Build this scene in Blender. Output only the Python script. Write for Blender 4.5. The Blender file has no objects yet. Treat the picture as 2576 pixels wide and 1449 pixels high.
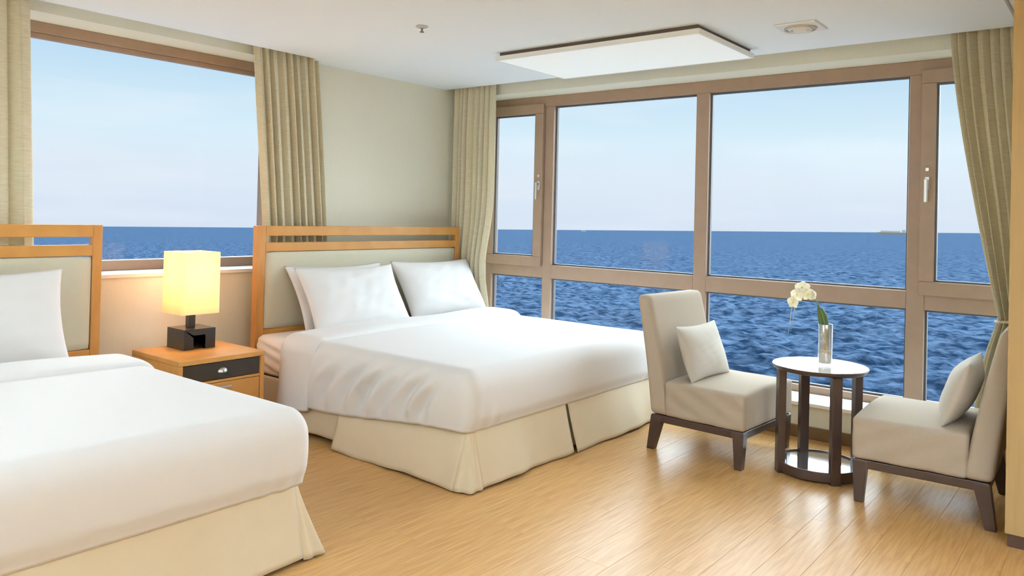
import bpy, bmesh, math, random
import numpy as np
from mathutils import Vector, Matrix

random.seed(7)
RNG = np.random.default_rng(11)
scene = bpy.context.scene
COL = scene.collection
PI = math.pi

# ------------------------------------------------------------------ camera
CAM = Vector((4.6122, -5.2087, 1.3335))
FPX, YAW, PITCH, ROLL, SHY = 1957.88, math.radians(38.5204), math.radians(0.5855), math.radians(1.4005), -200.81
_f = Vector((-math.sin(YAW) * math.cos(PITCH), math.cos(YAW) * math.cos(PITCH), math.sin(PITCH)))
_r = _f.cross(Vector((0, 0, 1))).normalized()
_u = _r.cross(_f)
_R = _r * math.cos(ROLL) + _u * math.sin(ROLL)
_U = -_r * math.sin(ROLL) + _u * math.cos(ROLL)
cam_data = bpy.data.cameras.new('camera')
cam = bpy.data.objects.new('camera', cam_data)
COL.objects.link(cam)
cam.matrix_world = Matrix(((_R.x, _U.x, -_f.x, CAM.x), (_R.y, _U.y, -_f.y, CAM.y), (_R.z, _U.z, -_f.z, CAM.z), (0, 0, 0, 1)))
cam_data.sensor_width = 36.0
cam_data.lens = 36.0 * FPX / 2576.0
cam_data.shift_y = SHY / 2576.0
cam_data.clip_start = 0.05
cam_data.clip_end = 200000.0
scene.camera = cam

# ------------------------------------------------------------------ view
scene.view_settings.view_transform = 'Standard'
scene.view_settings.look = 'None'
scene.view_settings.gamma = 1.0
scene.view_settings.exposure = 0.44
scene.view_settings.use_curve_mapping = False
scene.cycles.max_bounces = 10
scene.cycles.diffuse_bounces = 6
scene.cycles.transparent_max_bounces = 12
scene.cycles.sample_clamp_indirect = 6.0


def lin(c):
    out = []
    for v in c[:3]:
        v = v / 255.0
        out.append(v / 12.92 if v <= 0.04045 else ((v + 0.055) / 1.055) ** 2.4)
    return (out[0], out[1], out[2], 1.0)


# ------------------------------------------------------------------ sky
world = bpy.data.worlds.new('sky')
scene.world = world
world.use_nodes = True
wn, wl = world.node_tree.nodes, world.node_tree.links
wn.clear()
w_out = wn.new('ShaderNodeOutputWorld')
w_bg = wn.new('ShaderNodeBackground')
w_tc = wn.new('ShaderNodeTexCoord')
w_sep = wn.new('ShaderNodeSeparateXYZ')
w_ramp = wn.new('ShaderNodeValToRGB')
wl.new(w_tc.outputs['Generated'], w_sep.inputs[0])
wl.new(w_sep.outputs['Z'], w_ramp.inputs[0])
el = w_ramp.color_ramp.elements
el[0].position = 0.0
el[0].color = lin((216, 226, 242))
el[1].position = 1.0
el[1].color = lin((140, 190, 236))
for p, c in ((0.05, (222, 232, 245)), (0.10, (216, 236, 248)), (0.18, (190, 219, 241)), (0.5, (176, 212, 243))):
    e = el.new(p)
    e.color = lin(c)
w_map = wn.new('ShaderNodeMapping')
w_map.inputs['Scale'].default_value = (2.2, 2.2, 16.0)
w_noise = wn.new('ShaderNodeTexNoise')
w_noise.inputs['Scale'].default_value = 1.6
w_noise.inputs['Detail'].default_value = 5.0
w_cr = wn.new('ShaderNodeValToRGB')
w_cr.color_ramp.elements[0].position = 0.52
w_cr.color_ramp.elements[0].color = (0, 0, 0, 1)
w_cr.color_ramp.elements[1].position = 0.78
w_cr.color_ramp.elements[1].color = (0.55, 0.55, 0.55, 1)
w_mix = wn.new('ShaderNodeMixRGB')
w_mix.inputs[2].default_value = lin((236, 241, 249))
wl.new(w_tc.outputs['Generated'], w_map.inputs[0])
wl.new(w_map.outputs[0], w_noise.inputs['Vector'])
wl.new(w_noise.outputs[0], w_cr.inputs[0])
wl.new(w_cr.outputs[0], w_mix.inputs[0])
wl.new(w_ramp.outputs[0], w_mix.inputs[1])
wl.new(w_mix.outputs[0], w_bg.inputs[0])
w_bg.inputs[1].default_value = 0.79
wl.new(w_bg.outputs[0], w_out.inputs[0])

# ------------------------------------------------------------------ hazy sun over the sea
sun_data = bpy.data.lights.new('hazy_sun', 'SUN')
sun_data.energy = 14.2
sun_data.angle = math.radians(110)
sun_data.color = (0.80, 0.92, 1.0)
sun = bpy.data.objects.new('hazy_sun', sun_data)
COL.objects.link(sun)
sun_from = Vector((-0.10, 0.84, 0.50)).normalized()
sun.rotation_euler = sun_from.to_track_quat('Z', 'Y').to_euler()
sun.location = (-6, 12, 9)

# ================================================================== helpers
MATS = {}


def mat(name, col, rough=0.6, var=0.0, scale=8.0, stretch=(1, 1, 1), bump=0.0, bscale=None, spec=0.5,
        coat=0.0, coat_rough=0.1, metal=0.0, detail=4.0, objrand=0.0, col2=None, transl=0.0, sheen=0.0, coords='Object'):
    m = bpy.data.materials.new(name)
    m.use_nodes = True
    nt = m.node_tree
    n, l = nt.nodes, nt.links
    b = n['Principled BSDF']
    out = n['Material Output']
    b.inputs['Roughness'].default_value = rough
    b.inputs['Specular IOR Level'].default_value = spec
    b.inputs['Metallic'].default_value = metal
    b.inputs['Coat Weight'].default_value = coat
    b.inputs['Coat Roughness'].default_value = coat_rough
    if sheen:
        b.inputs['Sheen Weight'].default_value = sheen
    base = lin(col)
    b.inputs['Base Color'].default_value = base
    csock = None
    if var > 0 or col2 is not None or bump > 0:
        tc = n.new('ShaderNodeTexCoord')
        mp = n.new('ShaderNodeMapping')
        mp.inputs['Scale'].default_value = stretch
        l.new(tc.outputs[coords], mp.inputs[0])
        nz = n.new('ShaderNodeTexNoise')
        nz.inputs['Scale'].default_value = scale
        nz.inputs['Detail'].default_value = detail
        l.new(mp.outputs[0], nz.inputs['Vector'])
        if var > 0 or col2 is not None:
            mx = n.new('ShaderNodeMixRGB')
            mx.inputs[1].default_value = base
            if col2 is not None:
                mx.inputs[2].default_value = lin(col2)
                cr = n.new('ShaderNodeValToRGB')
                cr.color_ramp.elements[0].position = 0.35
                cr.color_ramp.elements[1].position = 0.7
                l.new(nz.outputs[0], cr.inputs[0])
                l.new(cr.outputs[0], mx.inputs[0])
            else:
                mx.inputs[2].default_value = tuple(v * (1 - var) for v in base[:3]) + (1,)
                l.new(nz.outputs[0], mx.inputs[0])
            l.new(mx.outputs[0], b.inputs['Base Color'])
            csock = mx.outputs[0]
        if bump > 0:
            nb = n.new('ShaderNodeTexNoise')
            nb.inputs['Scale'].default_value = bscale or scale
            nb.inputs['Detail'].default_value = 3.0
            l.new(mp.outputs[0], nb.inputs['Vector'])
            bp = n.new('ShaderNodeBump')
            bp.inputs['Strength'].default_value = bump
            bp.inputs['Distance'].default_value = 0.01
            l.new(nb.outputs[0], bp.inputs['Height'])
            l.new(bp.outputs[0], b.inputs['Normal'])
    if objrand > 0:
        oi = n.new('ShaderNodeObjectInfo')
        hs = n.new('ShaderNodeHueSaturation')
        mr = n.new('ShaderNodeMapRange')
        mr.inputs['To Min'].default_value = 1 - objrand
        mr.inputs['To Max'].default_value = 1 + objrand
        l.new(oi.outputs['Random'], mr.inputs[0])
        l.new(mr.outputs[0], hs.inputs['Value'])
        if csock:
            l.new(csock, hs.inputs['Color'])
        else:
            hs.inputs['Color'].default_value = base
        l.new(hs.outputs[0], b.inputs['Base Color'])
        csock = hs.outputs[0]
    if transl > 0:
        tr = n.new('ShaderNodeBsdfTranslucent')
        tr.inputs[0].default_value = base
        if csock:
            l.new(csock, tr.inputs[0])
        mxs = n.new('ShaderNodeMixShader')
        mxs.inputs[0].default_value = transl
        l.new(b.outputs[0], mxs.inputs[1])
        l.new(tr.outputs[0], mxs.inputs[2])
        l.new(mxs.outputs[0], out.inputs[0])
    MATS[name] = m
    return m


def emit(name, col, strength):
    m = bpy.data.materials.new(name)
    m.use_nodes = True
    b = m.node_tree.nodes['Principled BSDF']
    b.inputs['Base Color'].default_value = lin(col)
    b.inputs['Emission Color'].default_value = lin(col)
    b.inputs['Emission Strength'].default_value = strength
    MATS[name] = m
    return m


def glass_pane(name, refl, tint=(0.97, 0.985, 0.985)):
    m = bpy.data.materials.new(name)
    m.use_nodes = True
    nt = m.node_tree
    n, l = nt.nodes, nt.links
    n.remove(n['Principled BSDF'])
    t = n.new('ShaderNodeBsdfTransparent')
    t.inputs[0].default_value = tint + (1,)
    g = n.new('ShaderNodeBsdfGlossy')
    g.inputs['Roughness'].default_value = 0.02
    mx = n.new('ShaderNodeMixShader')
    mx.inputs[0].default_value = refl
    l.new(t.outputs[0], mx.inputs[1])
    l.new(g.outputs[0], mx.inputs[2])
    l.new(mx.outputs[0], n['Material Output'].inputs[0])
    MATS[name] = m
    return m


def tag(o, label=None, cat=None, group=None, kind=None):
    if label:
        o['label'] = label
    if cat:
        o['category'] = cat
    if group:
        o['group'] = group
    if kind:
        o['kind'] = kind
    return o


def empty(name, loc, rotz=0.0):
    o = bpy.data.objects.new(name, None)
    COL.objects.link(o)
    o.location = loc
    o.rotation_euler = (0, 0, rotz)
    o.empty_display_size = 0.1
    return o


def world_m(o):
    m = Matrix.LocRotScale(o.location, o.rotation_euler, o.scale)
    return world_m(o.parent) @ m if o.parent else m


def finish(name, me, material, parent=None, smooth=False, local=False, origin=None):
    """link mesh; verts are in world space unless local (then already in the parent's space)"""
    me.materials.append(material)
    if smooth:
        me.shade_smooth()
    o = bpy.data.objects.new(name, me)
    COL.objects.link(o)
    if parent is not None:
        if not local:
            me.transform(world_m(parent).inverted())
        o.parent = parent
        c = np.empty(len(me.vertices) * 3)
        me.vertices.foreach_get('co', c)
        c = c.reshape(-1, 3)
        mid = Vector(((c.min(0) + c.max(0)) / 2).tolist())
        me.transform(Matrix.Translation(-mid))
        o.location = mid
    else:
        c = np.empty(len(me.vertices) * 3)
        me.vertices.foreach_get('co', c)
        c = c.reshape(-1, 3)
        lo, hi = c.min(0), c.max(0)
        b = Vector(((lo[0] + hi[0]) / 2, (lo[1] + hi[1]) / 2, lo[2]))
        me.transform(Matrix.Translation(-b))
        o.location = b
    return o


def bm_mesh(name, bm):
    bmesh.ops.recalc_face_normals(bm, faces=bm.faces)
    me = bpy.data.meshes.new(name)
    bm.to_mesh(me)
    bm.free()
    return me


def add_box(bm, x0, x1, y0, y1, z0, z1, bevel=0.0, seg=2):
    r = bmesh.ops.create_cube(bm, size=1.0)
    vs = r['verts']
    for v in vs:
        v.co = Vector(((x0 + x1) / 2 + v.co.x * (x1 - x0), (y0 + y1) / 2 + v.co.y * (y1 - y0), (z0 + z1) / 2 + v.co.z * (z1 - z0)))
    if bevel > 0:
        es = list({e for v in vs for e in v.link_edges})
        bmesh.ops.bevel(bm, geom=es, offset=bevel, segments=seg, affect='EDGES', profile=0.5)


def box(name, x0, x1, y0, y1, z0, z1, material, parent=None, bevel=0.003, seg=2, local=False):
    bm = bmesh.new()
    add_box(bm, x0, x1, y0, y1, z0, z1, bevel, seg)
    return finish(name, bm_mesh(name, bm), material, parent, smooth=False, local=local)


def boxes(name, lst, material, parent=None, bevel=0.0, local=False):
    bm = bmesh.new()
    for b in lst:
        add_box(bm, *b, bevel)
    return finish(name, bm_mesh(name, bm), material, parent, local=local)


def hexa(name, pts, material, parent=None, bevel=0.003, seg=2, local=False, smooth=False):
    """8 corners: bottom ring (4) then top ring (4)"""
    bm = bmesh.new()
    v = [bm.verts.new(p) for p in pts]
    for f in ((0, 1, 2, 3), (4, 5, 6, 7), (0, 1, 5, 4), (1, 2, 6, 5), (2, 3, 7, 6), (3, 0, 4, 7)):
        bm.faces.new([v[i] for i in f])
    if bevel > 0:
        bmesh.ops.bevel(bm, geom=list(bm.edges), offset=bevel, segments=seg, affect='EDGES', profile=0.5)
    return finish(name, bm_mesh(name, bm), material, parent, local=local, smooth=smooth)


def grid(name, P, material, parent=None, closed_u=False, smooth=True, local=False, solid=0.0):
    """P: (n, m, 3) array"""
    n, m = P.shape[:2]
    me = bpy.data.meshes.new(name)
    idx = np.arange(n * m).reshape(n, m)
    if closed_u:
        idx = np.vstack([idx, idx[:1]])
    q = np.stack([idx[:-1, :-1], idx[1:, :-1], idx[1:, 1:], idx[:-1, 1:]], -1).reshape(-1, 4)
    me.from_pydata(P.reshape(-1, 3).tolist(), [], q.tolist())
    me.update()
    o = finish(name, me, material, parent, smooth=smooth, local=local)
    if solid:
        md = o.modifiers.new('cloth_thickness', 'SOLIDIFY')
        md.thickness = solid
        md.offset = 0
    return o


def lathe(name, prof, c, material, parent=None, seg=48, local=False, smooth=True):
    a = np.linspace(0, 2 * PI, seg, endpoint=False)
    prof = np.array(prof, float)
    bm = bmesh.new()
    rings = []
    for r, z in prof:
        if r < 1e-6:
            rings.append([bm.verts.new((c[0], c[1], c[2] + z))])
        else:
            rings.append([bm.verts.new((c[0] + r * math.cos(t), c[1] + r * math.sin(t), c[2] + z)) for t in a])
    for A, B in zip(rings[:-1], rings[1:]):
        for i in range(seg):
            j = (i + 1) % seg
            if len(A) == 1 and len(B) > 1:
                bm.faces.new((A[0], B[i], B[j]))
            elif len(B) == 1 and len(A) > 1:
                bm.faces.new((A[i], A[j], B[0]))
            elif len(A) > 1:
                bm.faces.new((A[i], A[j], B[j], B[i]))
    me = bm_mesh(name, bm)
    o = finish(name, me, material, parent, local=local)
    if smooth:
        for p in me.polygons:
            p.use_smooth = True
        me.set_sharp_from_angle(angle=math.radians(40))
    return o


def tube(name, pts, rad, material, parent=None, seg=10, local=False):
    pts = [Vector(p) for p in pts]
    n = len(pts)
    rad = rad if hasattr(rad, '__len__') else [rad] * n
    bm = bmesh.new()
    rings = []
    up = Vector((0.13, 0.2, 1)).normalized()
    for i, p in enumerate(pts):
        d = (pts[min(i + 1, n - 1)] - pts[max(i - 1, 0)]).normalized()
        a = d.cross(up)
        if a.length < 1e-3:
            a = d.cross(Vector((1, 0, 0)))
        a.normalize()
        b = d.cross(a)
        rings.append([bm.verts.new(p + (a * math.cos(t) + b * math.sin(t)) * rad[i]) for t in np.linspace(0, 2 * PI, seg, endpoint=False)])
    for A, B in zip(rings[:-1], rings[1:]):
        for i in range(seg):
            j = (i + 1) % seg
            bm.faces.new((A[i], A[j], B[j], B[i]))
    bm.faces.new(rings[0])
    bm.faces.new(rings[-1])
    return finish(name, bm_mesh(name, bm), material, parent, smooth=True, local=local)


def rbox_mesh(name, lo, hi, r, n, skip=(), fn=None):
    """densely gridded box with rounded edges; r may be (rx, ry, rz); fn deforms an (N,3) array"""
    lo, hi = np.array(lo, float), np.array(hi, float)
    r = np.array(r if hasattr(r, '__len__') else (r, r, r), float)
    V, Fq, off = [], [], 0
    for ax in range(3):
        o1, o2 = [(1, 2), (2, 0), (0, 1)][ax]
        for side in (0, 1):
            if (ax, side) in skip:
                continue
            a, b = n[o1], n[o2]
            A, B = np.meshgrid(np.linspace(0, 1, a + 1), np.linspace(0, 1, b + 1), indexing='ij')
            P = np.zeros((a + 1, b + 1, 3))
            P[..., o1] = lo[o1] + A * (hi[o1] - lo[o1])
            P[..., o2] = lo[o2] + B * (hi[o2] - lo[o2])
            P[..., ax] = hi[ax] if side else lo[ax]
            idx = np.arange((a + 1) * (b + 1)).reshape(a + 1, b + 1) + off
            q = np.stack([idx[:-1, :-1], idx[1:, :-1], idx[1:, 1:], idx[:-1, 1:]], -1).reshape(-1, 4)
            if not side:
                q = q[:, ::-1]
            V.append(P.reshape(-1, 3))
            Fq.append(q)
            off += P.shape[0] * P.shape[1]
    V = np.vstack(V)
    Fq = np.vstack(Fq)
    key = np.round(V * 1e5).astype(np.int64)
    uniq, first, inv = np.unique(key, axis=0, return_index=True, return_inverse=True)
    inv = inv.reshape(-1)
    V = V[first]
    Fq = inv[Fq]
    lo_in = lo + r
    if (2, 0) in skip:                 # open underside: straight walls down to the hem
        lo_in[2] = lo[2]
    inner = np.clip(V, lo_in, hi - r)
    d = (V - inner) / r
    L = np.linalg.norm(d, axis=1, keepdims=True)
    mx = np.abs(d).max(1, keepdims=True)
    V = inner + r * np.where(L > 1e-9, d / np.maximum(L, 1e-9) * np.minimum(1.0, np.maximum(mx, 1e-9)), d)
    if fn is not None:
        V = fn(V)
    me = bpy.data.meshes.new(name)
    me.from_pydata(V.tolist(), [], Fq.tolist())
    me.update()
    return me


def rbox(name, lo, hi, r, n, material, parent=None, skip=(), fn=None, local=False, solid=0.0):
    o = finish(name, rbox_mesh(name, lo, hi, r, n, skip, fn), material, parent, smooth=True, local=local)
    if solid:
        md = o.modifiers.new('cloth_thickness', 'SOLIDIFY')
        md.thickness = solid
        md.offset = -1
    return o


def wob(P, k, seed, amp=1.0):
    """smooth pseudo noise, sum of sines, P (...,3)"""
    rs = np.random.default_rng(seed)
    s = 0
    for i in range(7):
        d = rs.normal(size=3)
        d /= np.linalg.norm(d)
        s = s + np.sin(P @ d * k * (0.6 + 1.5 * rs.random()) + rs.random() * 6.28)
    return amp * s / 4.0


def sstep(a, b, x):
    t = np.clip((x - a) / (b - a), 0, 1)
    return t * t * (3 - 2 * t)


# ================================================================== materials
M_ceil = mat('ceiling_paint', (238, 246, 253), 0.9, spec=0.2)
M_wall = mat('beige_wallpaper', (229, 227, 211), 0.85, var=0.05, scale=60, stretch=(1, 1, 0.3), bump=0.04, bscale=220, spec=0.2)
M_weave = mat('woven_wallcovering', (182, 153, 106), 0.85, var=0.22, scale=70, stretch=(1, 1, 0.04), bump=0.15, spec=0.2)
M_sillw = mat('white_sill', (240, 238, 232), 0.35)
M_frame = mat('window_frame_brown', (170, 144, 124), 0.45, var=0.18, scale=14, stretch=(1, 1, 1), spec=0.4)
M_gasket = mat('dark_gasket', (88, 88, 92), 0.5)
M_glass = glass_pane('window_glass', 0.007)
M_silver = mat('satin_silver', (205, 203, 200), 0.3, metal=0.9)
M_plank = mat('floor_plank_wood', (206, 163, 106), 0.34, var=0.0, scale=5, stretch=(14, 0.9, 1), col2=(182, 137, 82), objrand=0.035,
              spec=0.22, coat=0.06, coat_rough=0.24, detail=6, bump=0.02)
M_sub = mat('subfloor', (120, 88, 52), 0.9)
M_base = mat('baseboard_wood', (122, 92, 58), 0.5, var=0.2, scale=10, stretch=(1, 1, 6))
M_basedark = mat('dark_baseboard', (70, 46, 34), 0.5)
M_oak = mat('honey_wood', (200, 146, 78), 0.42, scale=5, stretch=(1.5, 1.5, 1.5), col2=(190, 134, 70), spec=0.4, detail=5)
M_oak2 = mat('honey_wood_upright', (202, 146, 80), 0.42, scale=6, stretch=(3, 3, 0.6), col2=(186, 128, 66), spec=0.4, detail=5)
M_uphol = mat('cream_upholstery', (204, 199, 178), 0.8, var=0.05, scale=40, bump=0.04, bscale=300, spec=0.2)
M_linen = mat('white_linen', (222, 220, 219), 0.85, var=0.02, scale=20, bump=0.03, bscale=180, spec=0.15, sheen=0.1)
M_sheet = mat('white_fitted_sheet', (238, 230, 222), 0.85, spec=0.15)
M_skirt = mat('cream_skirt_fabric', (214, 198, 168), 0.6, var=0.06, scale=14, spec=0.3, sheen=0.2)
M_boxs = mat('bed_base_fabric', (150, 135, 112), 0.9)
M_curt = mat('khaki_curtain', (232, 224, 200), 0.85, scale=120, stretch=(0.15, 0.15, 3.0), col2=(214, 204, 174), spec=0.1, transl=0.2, bump=0.05, bscale=160)
M_chair = mat('linen_chair_fabric', (174, 160, 143), 0.9, var=0.06, scale=50, bump=0.06, bscale=260, spec=0.1)
M_cush = mat('linen_cushion_fabric', (192, 184, 172), 0.9, var=0.08, scale=80, stretch=(1, 1, 0.3), bump=0.06, bscale=260, spec=0.1)
M_espr = mat('espresso_wood', (64, 45, 38), 0.35, var=0.35, scale=9, stretch=(3, 3, 0.4), coat=0.2)
M_tglass = mat('polished_table_glass', (226, 224, 220), 0.08, spec=0.8, coat=1.0, coat_rough=0.02)
M_mirror = mat('mirror_inlay', (235, 238, 242), 0.06, metal=0.95)
M_black = mat('black_lacquer', (30, 25, 22), 0.3, coat=0.3)
M_dkdrawer = mat('dark_drawer_front', (42, 32, 24), 0.22, coat=0.5, var=0.2, scale=8)
M_shade = mat('lamp_shade_fabric', (255, 238, 206), 0.9, spec=0.1, transl=0.46)
M_bulb = emit('bulb_glow', (255, 214, 150), 12.0)
M_panelglow = emit('light_panel_acrylic', (236, 242, 242), 0.22)
M_gap = mat('painted_gap_shade', (92, 76, 66), 0.8)
M_white = mat('white_plastic', (236, 236, 234), 0.4)
M_grey = mat('grey_plastic', (190, 188, 186), 0.5)
M_chrome = mat('sprinkler_metal', (120, 118, 112), 0.3, metal=0.8)
M_petal = mat('orchid_petal', (253, 252, 240), 0.6, transl=0.3, col2=(252, 248, 228), scale=30)
M_yolk = mat('orchid_lip', (235, 200, 110), 0.6)
M_leaf = mat('orchid_leaf', (86, 112, 60), 0.4, var=0.3, scale=20)
M_stem = mat('orchid_stem', (96, 118, 66), 0.5)
M_root = mat('orchid_root', (205, 214, 200), 0.6)
M_sand = mat('pale_sand', (214, 188, 160), 0.9, var=0.2, scale=300)
M_vase = glass_pane('vase_glass', 0.34, (0.96, 0.97, 0.97))

# ================================================================== structure
H = 2.4
XL, XR, YB, YF = 0.0, 7.2, -0.25, -7.6     # wall faces: left, right (far), window wall, wall behind the camera
PKX, PKY = 0.137, -0.362                   # ceiling edges of the curtain pockets
LW = dict(y0=-4.75, y1=-1.90, z0=0.93, z1=2.372)     # left window opening
RW = dict(x0=0.19, x1=4.30, z0=0.215, z1=2.336)      # right window opening

st = lambda o: tag(o, kind='structure')
wall_left = st(boxes('wall_left', [
    (-0.36, 0, YF - 0.2, LW['y0'], 0, 2.5), (-0.36, 0, LW['y1'], 0.2, 0, 2.5),
    (-0.36, 0, LW['y0'], LW['y1'], 0, LW['z0']), (-0.36, 0, LW['y0'], LW['y1'], LW['z1'], 2.5)], M_wall))
wall_back = st(boxes('wall_back', [
    (0.0, RW['x0'], YB, 0.12, 0, 2.5), (RW['x1'], 4.75, YB, 0.12, 0, 2.5),
    (RW['x0'], RW['x1'], YB, 0.12, 0, RW['z0']), (RW['x0'], RW['x1'], YB, 0.12, RW['z1'], 2.5)], M_wall))
wall_right = st(boxes('wall_right', [
    (4.213, XR + 0.2, -1.335, -1.268, 0.055, H), (4.62, 4.75, -1.268, YB, 0, 2.5), (XR, XR + 0.2, YF, -1.335, 0, H)], M_weave))
wall_front = st(boxes('wall_front', [(0.0, XR, YF - 0.2, YF, 0, H)], M_wall))
ceiling = st(boxes('ceiling', [
    (PKX, XR + 0.2, YF - 0.2, PKY, H, H + 0.06), (0.0, PKX, -1.82, PKY, H, H + 0.06), (0.0, PKX, YF, LW['y0'] - 0.1, H, H + 0.06),
    (-0.36, XR + 0.2, YF - 0.2, 0.2, 2.5, 2.6)], M_ceil))
baseboard_back = st(box('baseboard_back', 0.0, 4.62, YB - 0.014, YB - 0.0005, 0.0, 0.075, M_base, bevel=0.004))
baseboard_left = st(box('baseboard_left', 0.0005, 0.014, YF, YB - 0.015, 0.0, 0.075, M_base, bevel=0.004))
baseboard_right = st(box('baseboard_right', 4.222, XR, -1.329, -1.274, 0.0, 0.054, M_basedark, bevel=0.002))
trim_1 = st(box('trim_1', 4.135, 4.147, -1.26, PKY, H - 0.006, H - 0.0005, M_grey, bevel=0.001))

# floor: a base with every plank laid on it
floor = st(box('floor', -0.36, XR + 0.2, YF - 0.2, 0.12, -0.12, -0.018, M_sub, bevel=0))
PW, PLN = 0.146, 1.25
pm_bm = bmesh.new()
add_box(pm_bm, -PW / 2 + 0.0003, PW / 2 - 0.0003, -PLN / 2 + 0.0003, PLN / 2 - 0.0003, -0.018, 0.0, 0.0006, 1)
plank_me = bm_mesh('plank', pm_bm)
plank_me.materials.append(M_plank)
floor_inv = world_m(floor).inverted()
ix = 0
xx = 0.0 + PW / 2
while xx < 6.6:
    yy = -6.4 - random.random() * PLN if xx > 2.2 else -4.4 - random.random() * PLN
    while yy < YB + 0.1:
        y1 = yy + PLN
        vis = (y1 > -5.6) and not (xx < 0.55 and y1 < -3.2)
        if vis and ix < 300 and not (xx > 4.7 and yy > -1.2):
            yc = yy + PLN / 2
            o = bpy.data.objects.new('plank', plank_me)
            COL.objects.link(o)
            o.parent = floor
            ln = PLN
            if y1 > YB:                       # cut the last plank at the wall
                ln = YB - yy
                yc = yy + ln / 2
            if ln > 0.05:
                o.location = floor_inv @ Vector((xx, yc, 0.0))
                o.scale = (1, ln / PLN, 1)
                ix += 1
            else:
                bpy.data.objects.remove(o)
        yy += PLN
    xx += PW
rest = []
rest.append((0.0, 6.6, YF, -6.4, -0.018, -0.0015))
rest.append((6.6, XR, YF, -1.3, -0.018, -0.0015))
rest.append((0.0, 6.6, -6.4, -5.6, -0.019, -0.003))
rest.append((0.0, 0.6, -5.6, -3.2, -0.019, -0.003))
far = boxes('plank_rest', rest, M_plank, floor)
far['kind'] = 'stuff'

# ------------------------------------------------------------------ windows
def frame_ring(name, axis, a0, a1, z0, z1, w, d0, d1, material, parent, bevel=0.004):
    """rectangular ring in a wall plane; axis 'y' -> plane spans x,z at depth y d0..d1"""
    lst = [(a0, a1, z0, z0 + w), (a0, a1, z1 - w, z1), (a0, a0 + w, z0 + w, z1 - w), (a1 - w, a1, z0 + w, z1 - w)]
    if axis == 'y':
        return boxes(name, [(p, q, d0, d1, r, s) for p, q, r, s in lst], material, parent, bevel)
    return boxes(name, [(d0, d1, p, q, r, s) for p, q, r, s in lst], material, parent, bevel)


# window in the headboard wall
w1 = empty('window_1', (-0.28, (LW['y0'] + LW['y1']) / 2, LW['z0']))
st(w1)
XF = -0.246
frame_ring('frame', 'x', LW['y0'], LW['y1'], LW['z0'] + 0.012, LW['z1'], 0.062, XF - 0.08, XF, M_frame, w1)
boxes('glazing_bead', [(XF - 0.05, XF - 0.012, LW['y0'] + 0.062, LW['y1'] - 0.062, LW['z1'] - 0.092, LW['z1'] - 0.062)], M_frame, w1, 0.003)
box('pane', XF - 0.05, XF - 0.044, LW['y0'] + 0.062, LW['y1'] - 0.062, LW['z0'] + 0.074, LW['z1'] - 0.062, M_glass, w1, bevel=0)
box('window_sill', XF - 0.07, 0.022, LW['y0'], LW['y1'], LW['z0'] - 0.012, LW['z0'] + 0.0115, M_sillw, w1, bevel=0.003)

# window wall facing the sea
w2 = empty('window_2', ((RW['x0'] + RW['x1']) / 2, 0.04, RW['z0']))
st(w2)
ZB, ZT0, ZT1, ZTOP = 0.272, 0.830, 0.938, 2.262
fx0, fx1 = RW['x0'] + 0.06, RW['x1'] - 0.06
box('sill_rail', RW['x0'], RW['x1'], 0.0, 0.08, RW['z0'] + 0.012, ZB, M_frame, w2, 0.004)
box('head_rail', RW['x0'], RW['x1'], 0.0, 0.08, ZTOP - 0.012, RW['z1'], M_frame, w2, 0.004)
for a, b in ((RW['x0'], fx0), (fx1, RW['x1'])):
    box('jamb', a, b, 0.0, 0.08, ZB, ZTOP - 0.012, M_frame, w2, 0.004)
mull = [(0.80, 0.885), (2.145, 2.243), (3.545, 3.645)]
for a, b in mull:
    box('mullion', a, b, 0.0, 0.08, ZB, ZTOP - 0.012, M_frame, w2, 0.004)
cols = [(fx0, 0.80), (0.885, 2.145), (2.243, 3.545), (3.645, fx1)]
for a, b in cols:
    box('transom', a, b, 0.0, 0.08, ZT0, ZT1, M_frame, w2, 0.004)


def glaze(a, b, z0, z1, parent, y=0.045):
    boxes('gasket', [(a, a + 0.012, y - 0.012, y + 0.012, z0, z1), (b - 0.012, b, y - 0.012, y + 0.012, z0, z1),
                     (a + 0.012, b - 0.012, y - 0.012, y + 0.012, z0, z0 + 0.012), (a + 0.012, b - 0.012, y - 0.012, y + 0.012, z1 - 0.012, z1)],
          M_gasket, parent)
    box('pane', a + 0.002, b - 0.002, y - 0.003, y + 0.003, z0 + 0.002, z1 - 0.002, M_glass, parent, bevel=0)


for i, (a, b) in enumerate(cols):
    glaze(a, b, ZB, ZT0, w2)
    if i in (1, 2):
        glaze(a, b, ZT1, ZTOP - 0.012, w2)
box('window_sill', RW['x0'] - 0.02, RW['x1'] + 0.02, YB - 0.045, 0.078, RW['z0'] - 0.012, RW['z0'] + 0.0115, M_sillw, w2, bevel=0.004)


def casement(a, b, handle_x):
    sash = frame_ring('sash', 'y', a, b, ZT1 - 0.018, ZTOP + 0.012, 0.082, -0.028, 0.03, M_frame, w2, 0.005)
    glaze(a + 0.082, b - 0.082, ZT1 + 0.064, ZTOP - 0.07, w2, 0.0)
    bm = bmesh.new()
    add_box(bm, handle_x - 0.013, handle_x + 0.013, -0.036, -0.028, 1.555, 1.63, 0.003)
    add_box(bm, handle_x - 0.008, handle_x + 0.008, -0.062, -0.034, 1.595, 1.613, 0.003)
    add_box(bm, handle_x - 0.011, handle_x + 0.009, -0.074, -0.058, 1.475, 1.616, 0.004)
    add_box(bm, handle_x - 0.011, handle_x + 0.011, -0.038, -0.028, 1.66, 1.685, 0.003)
    finish('handle', bm_mesh('handle', bm), M_silver, sash)


casement(fx0 - 0.05, 0.795, 0.765)
casement(3.615, fx1 + 0.05, 3.655)

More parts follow.
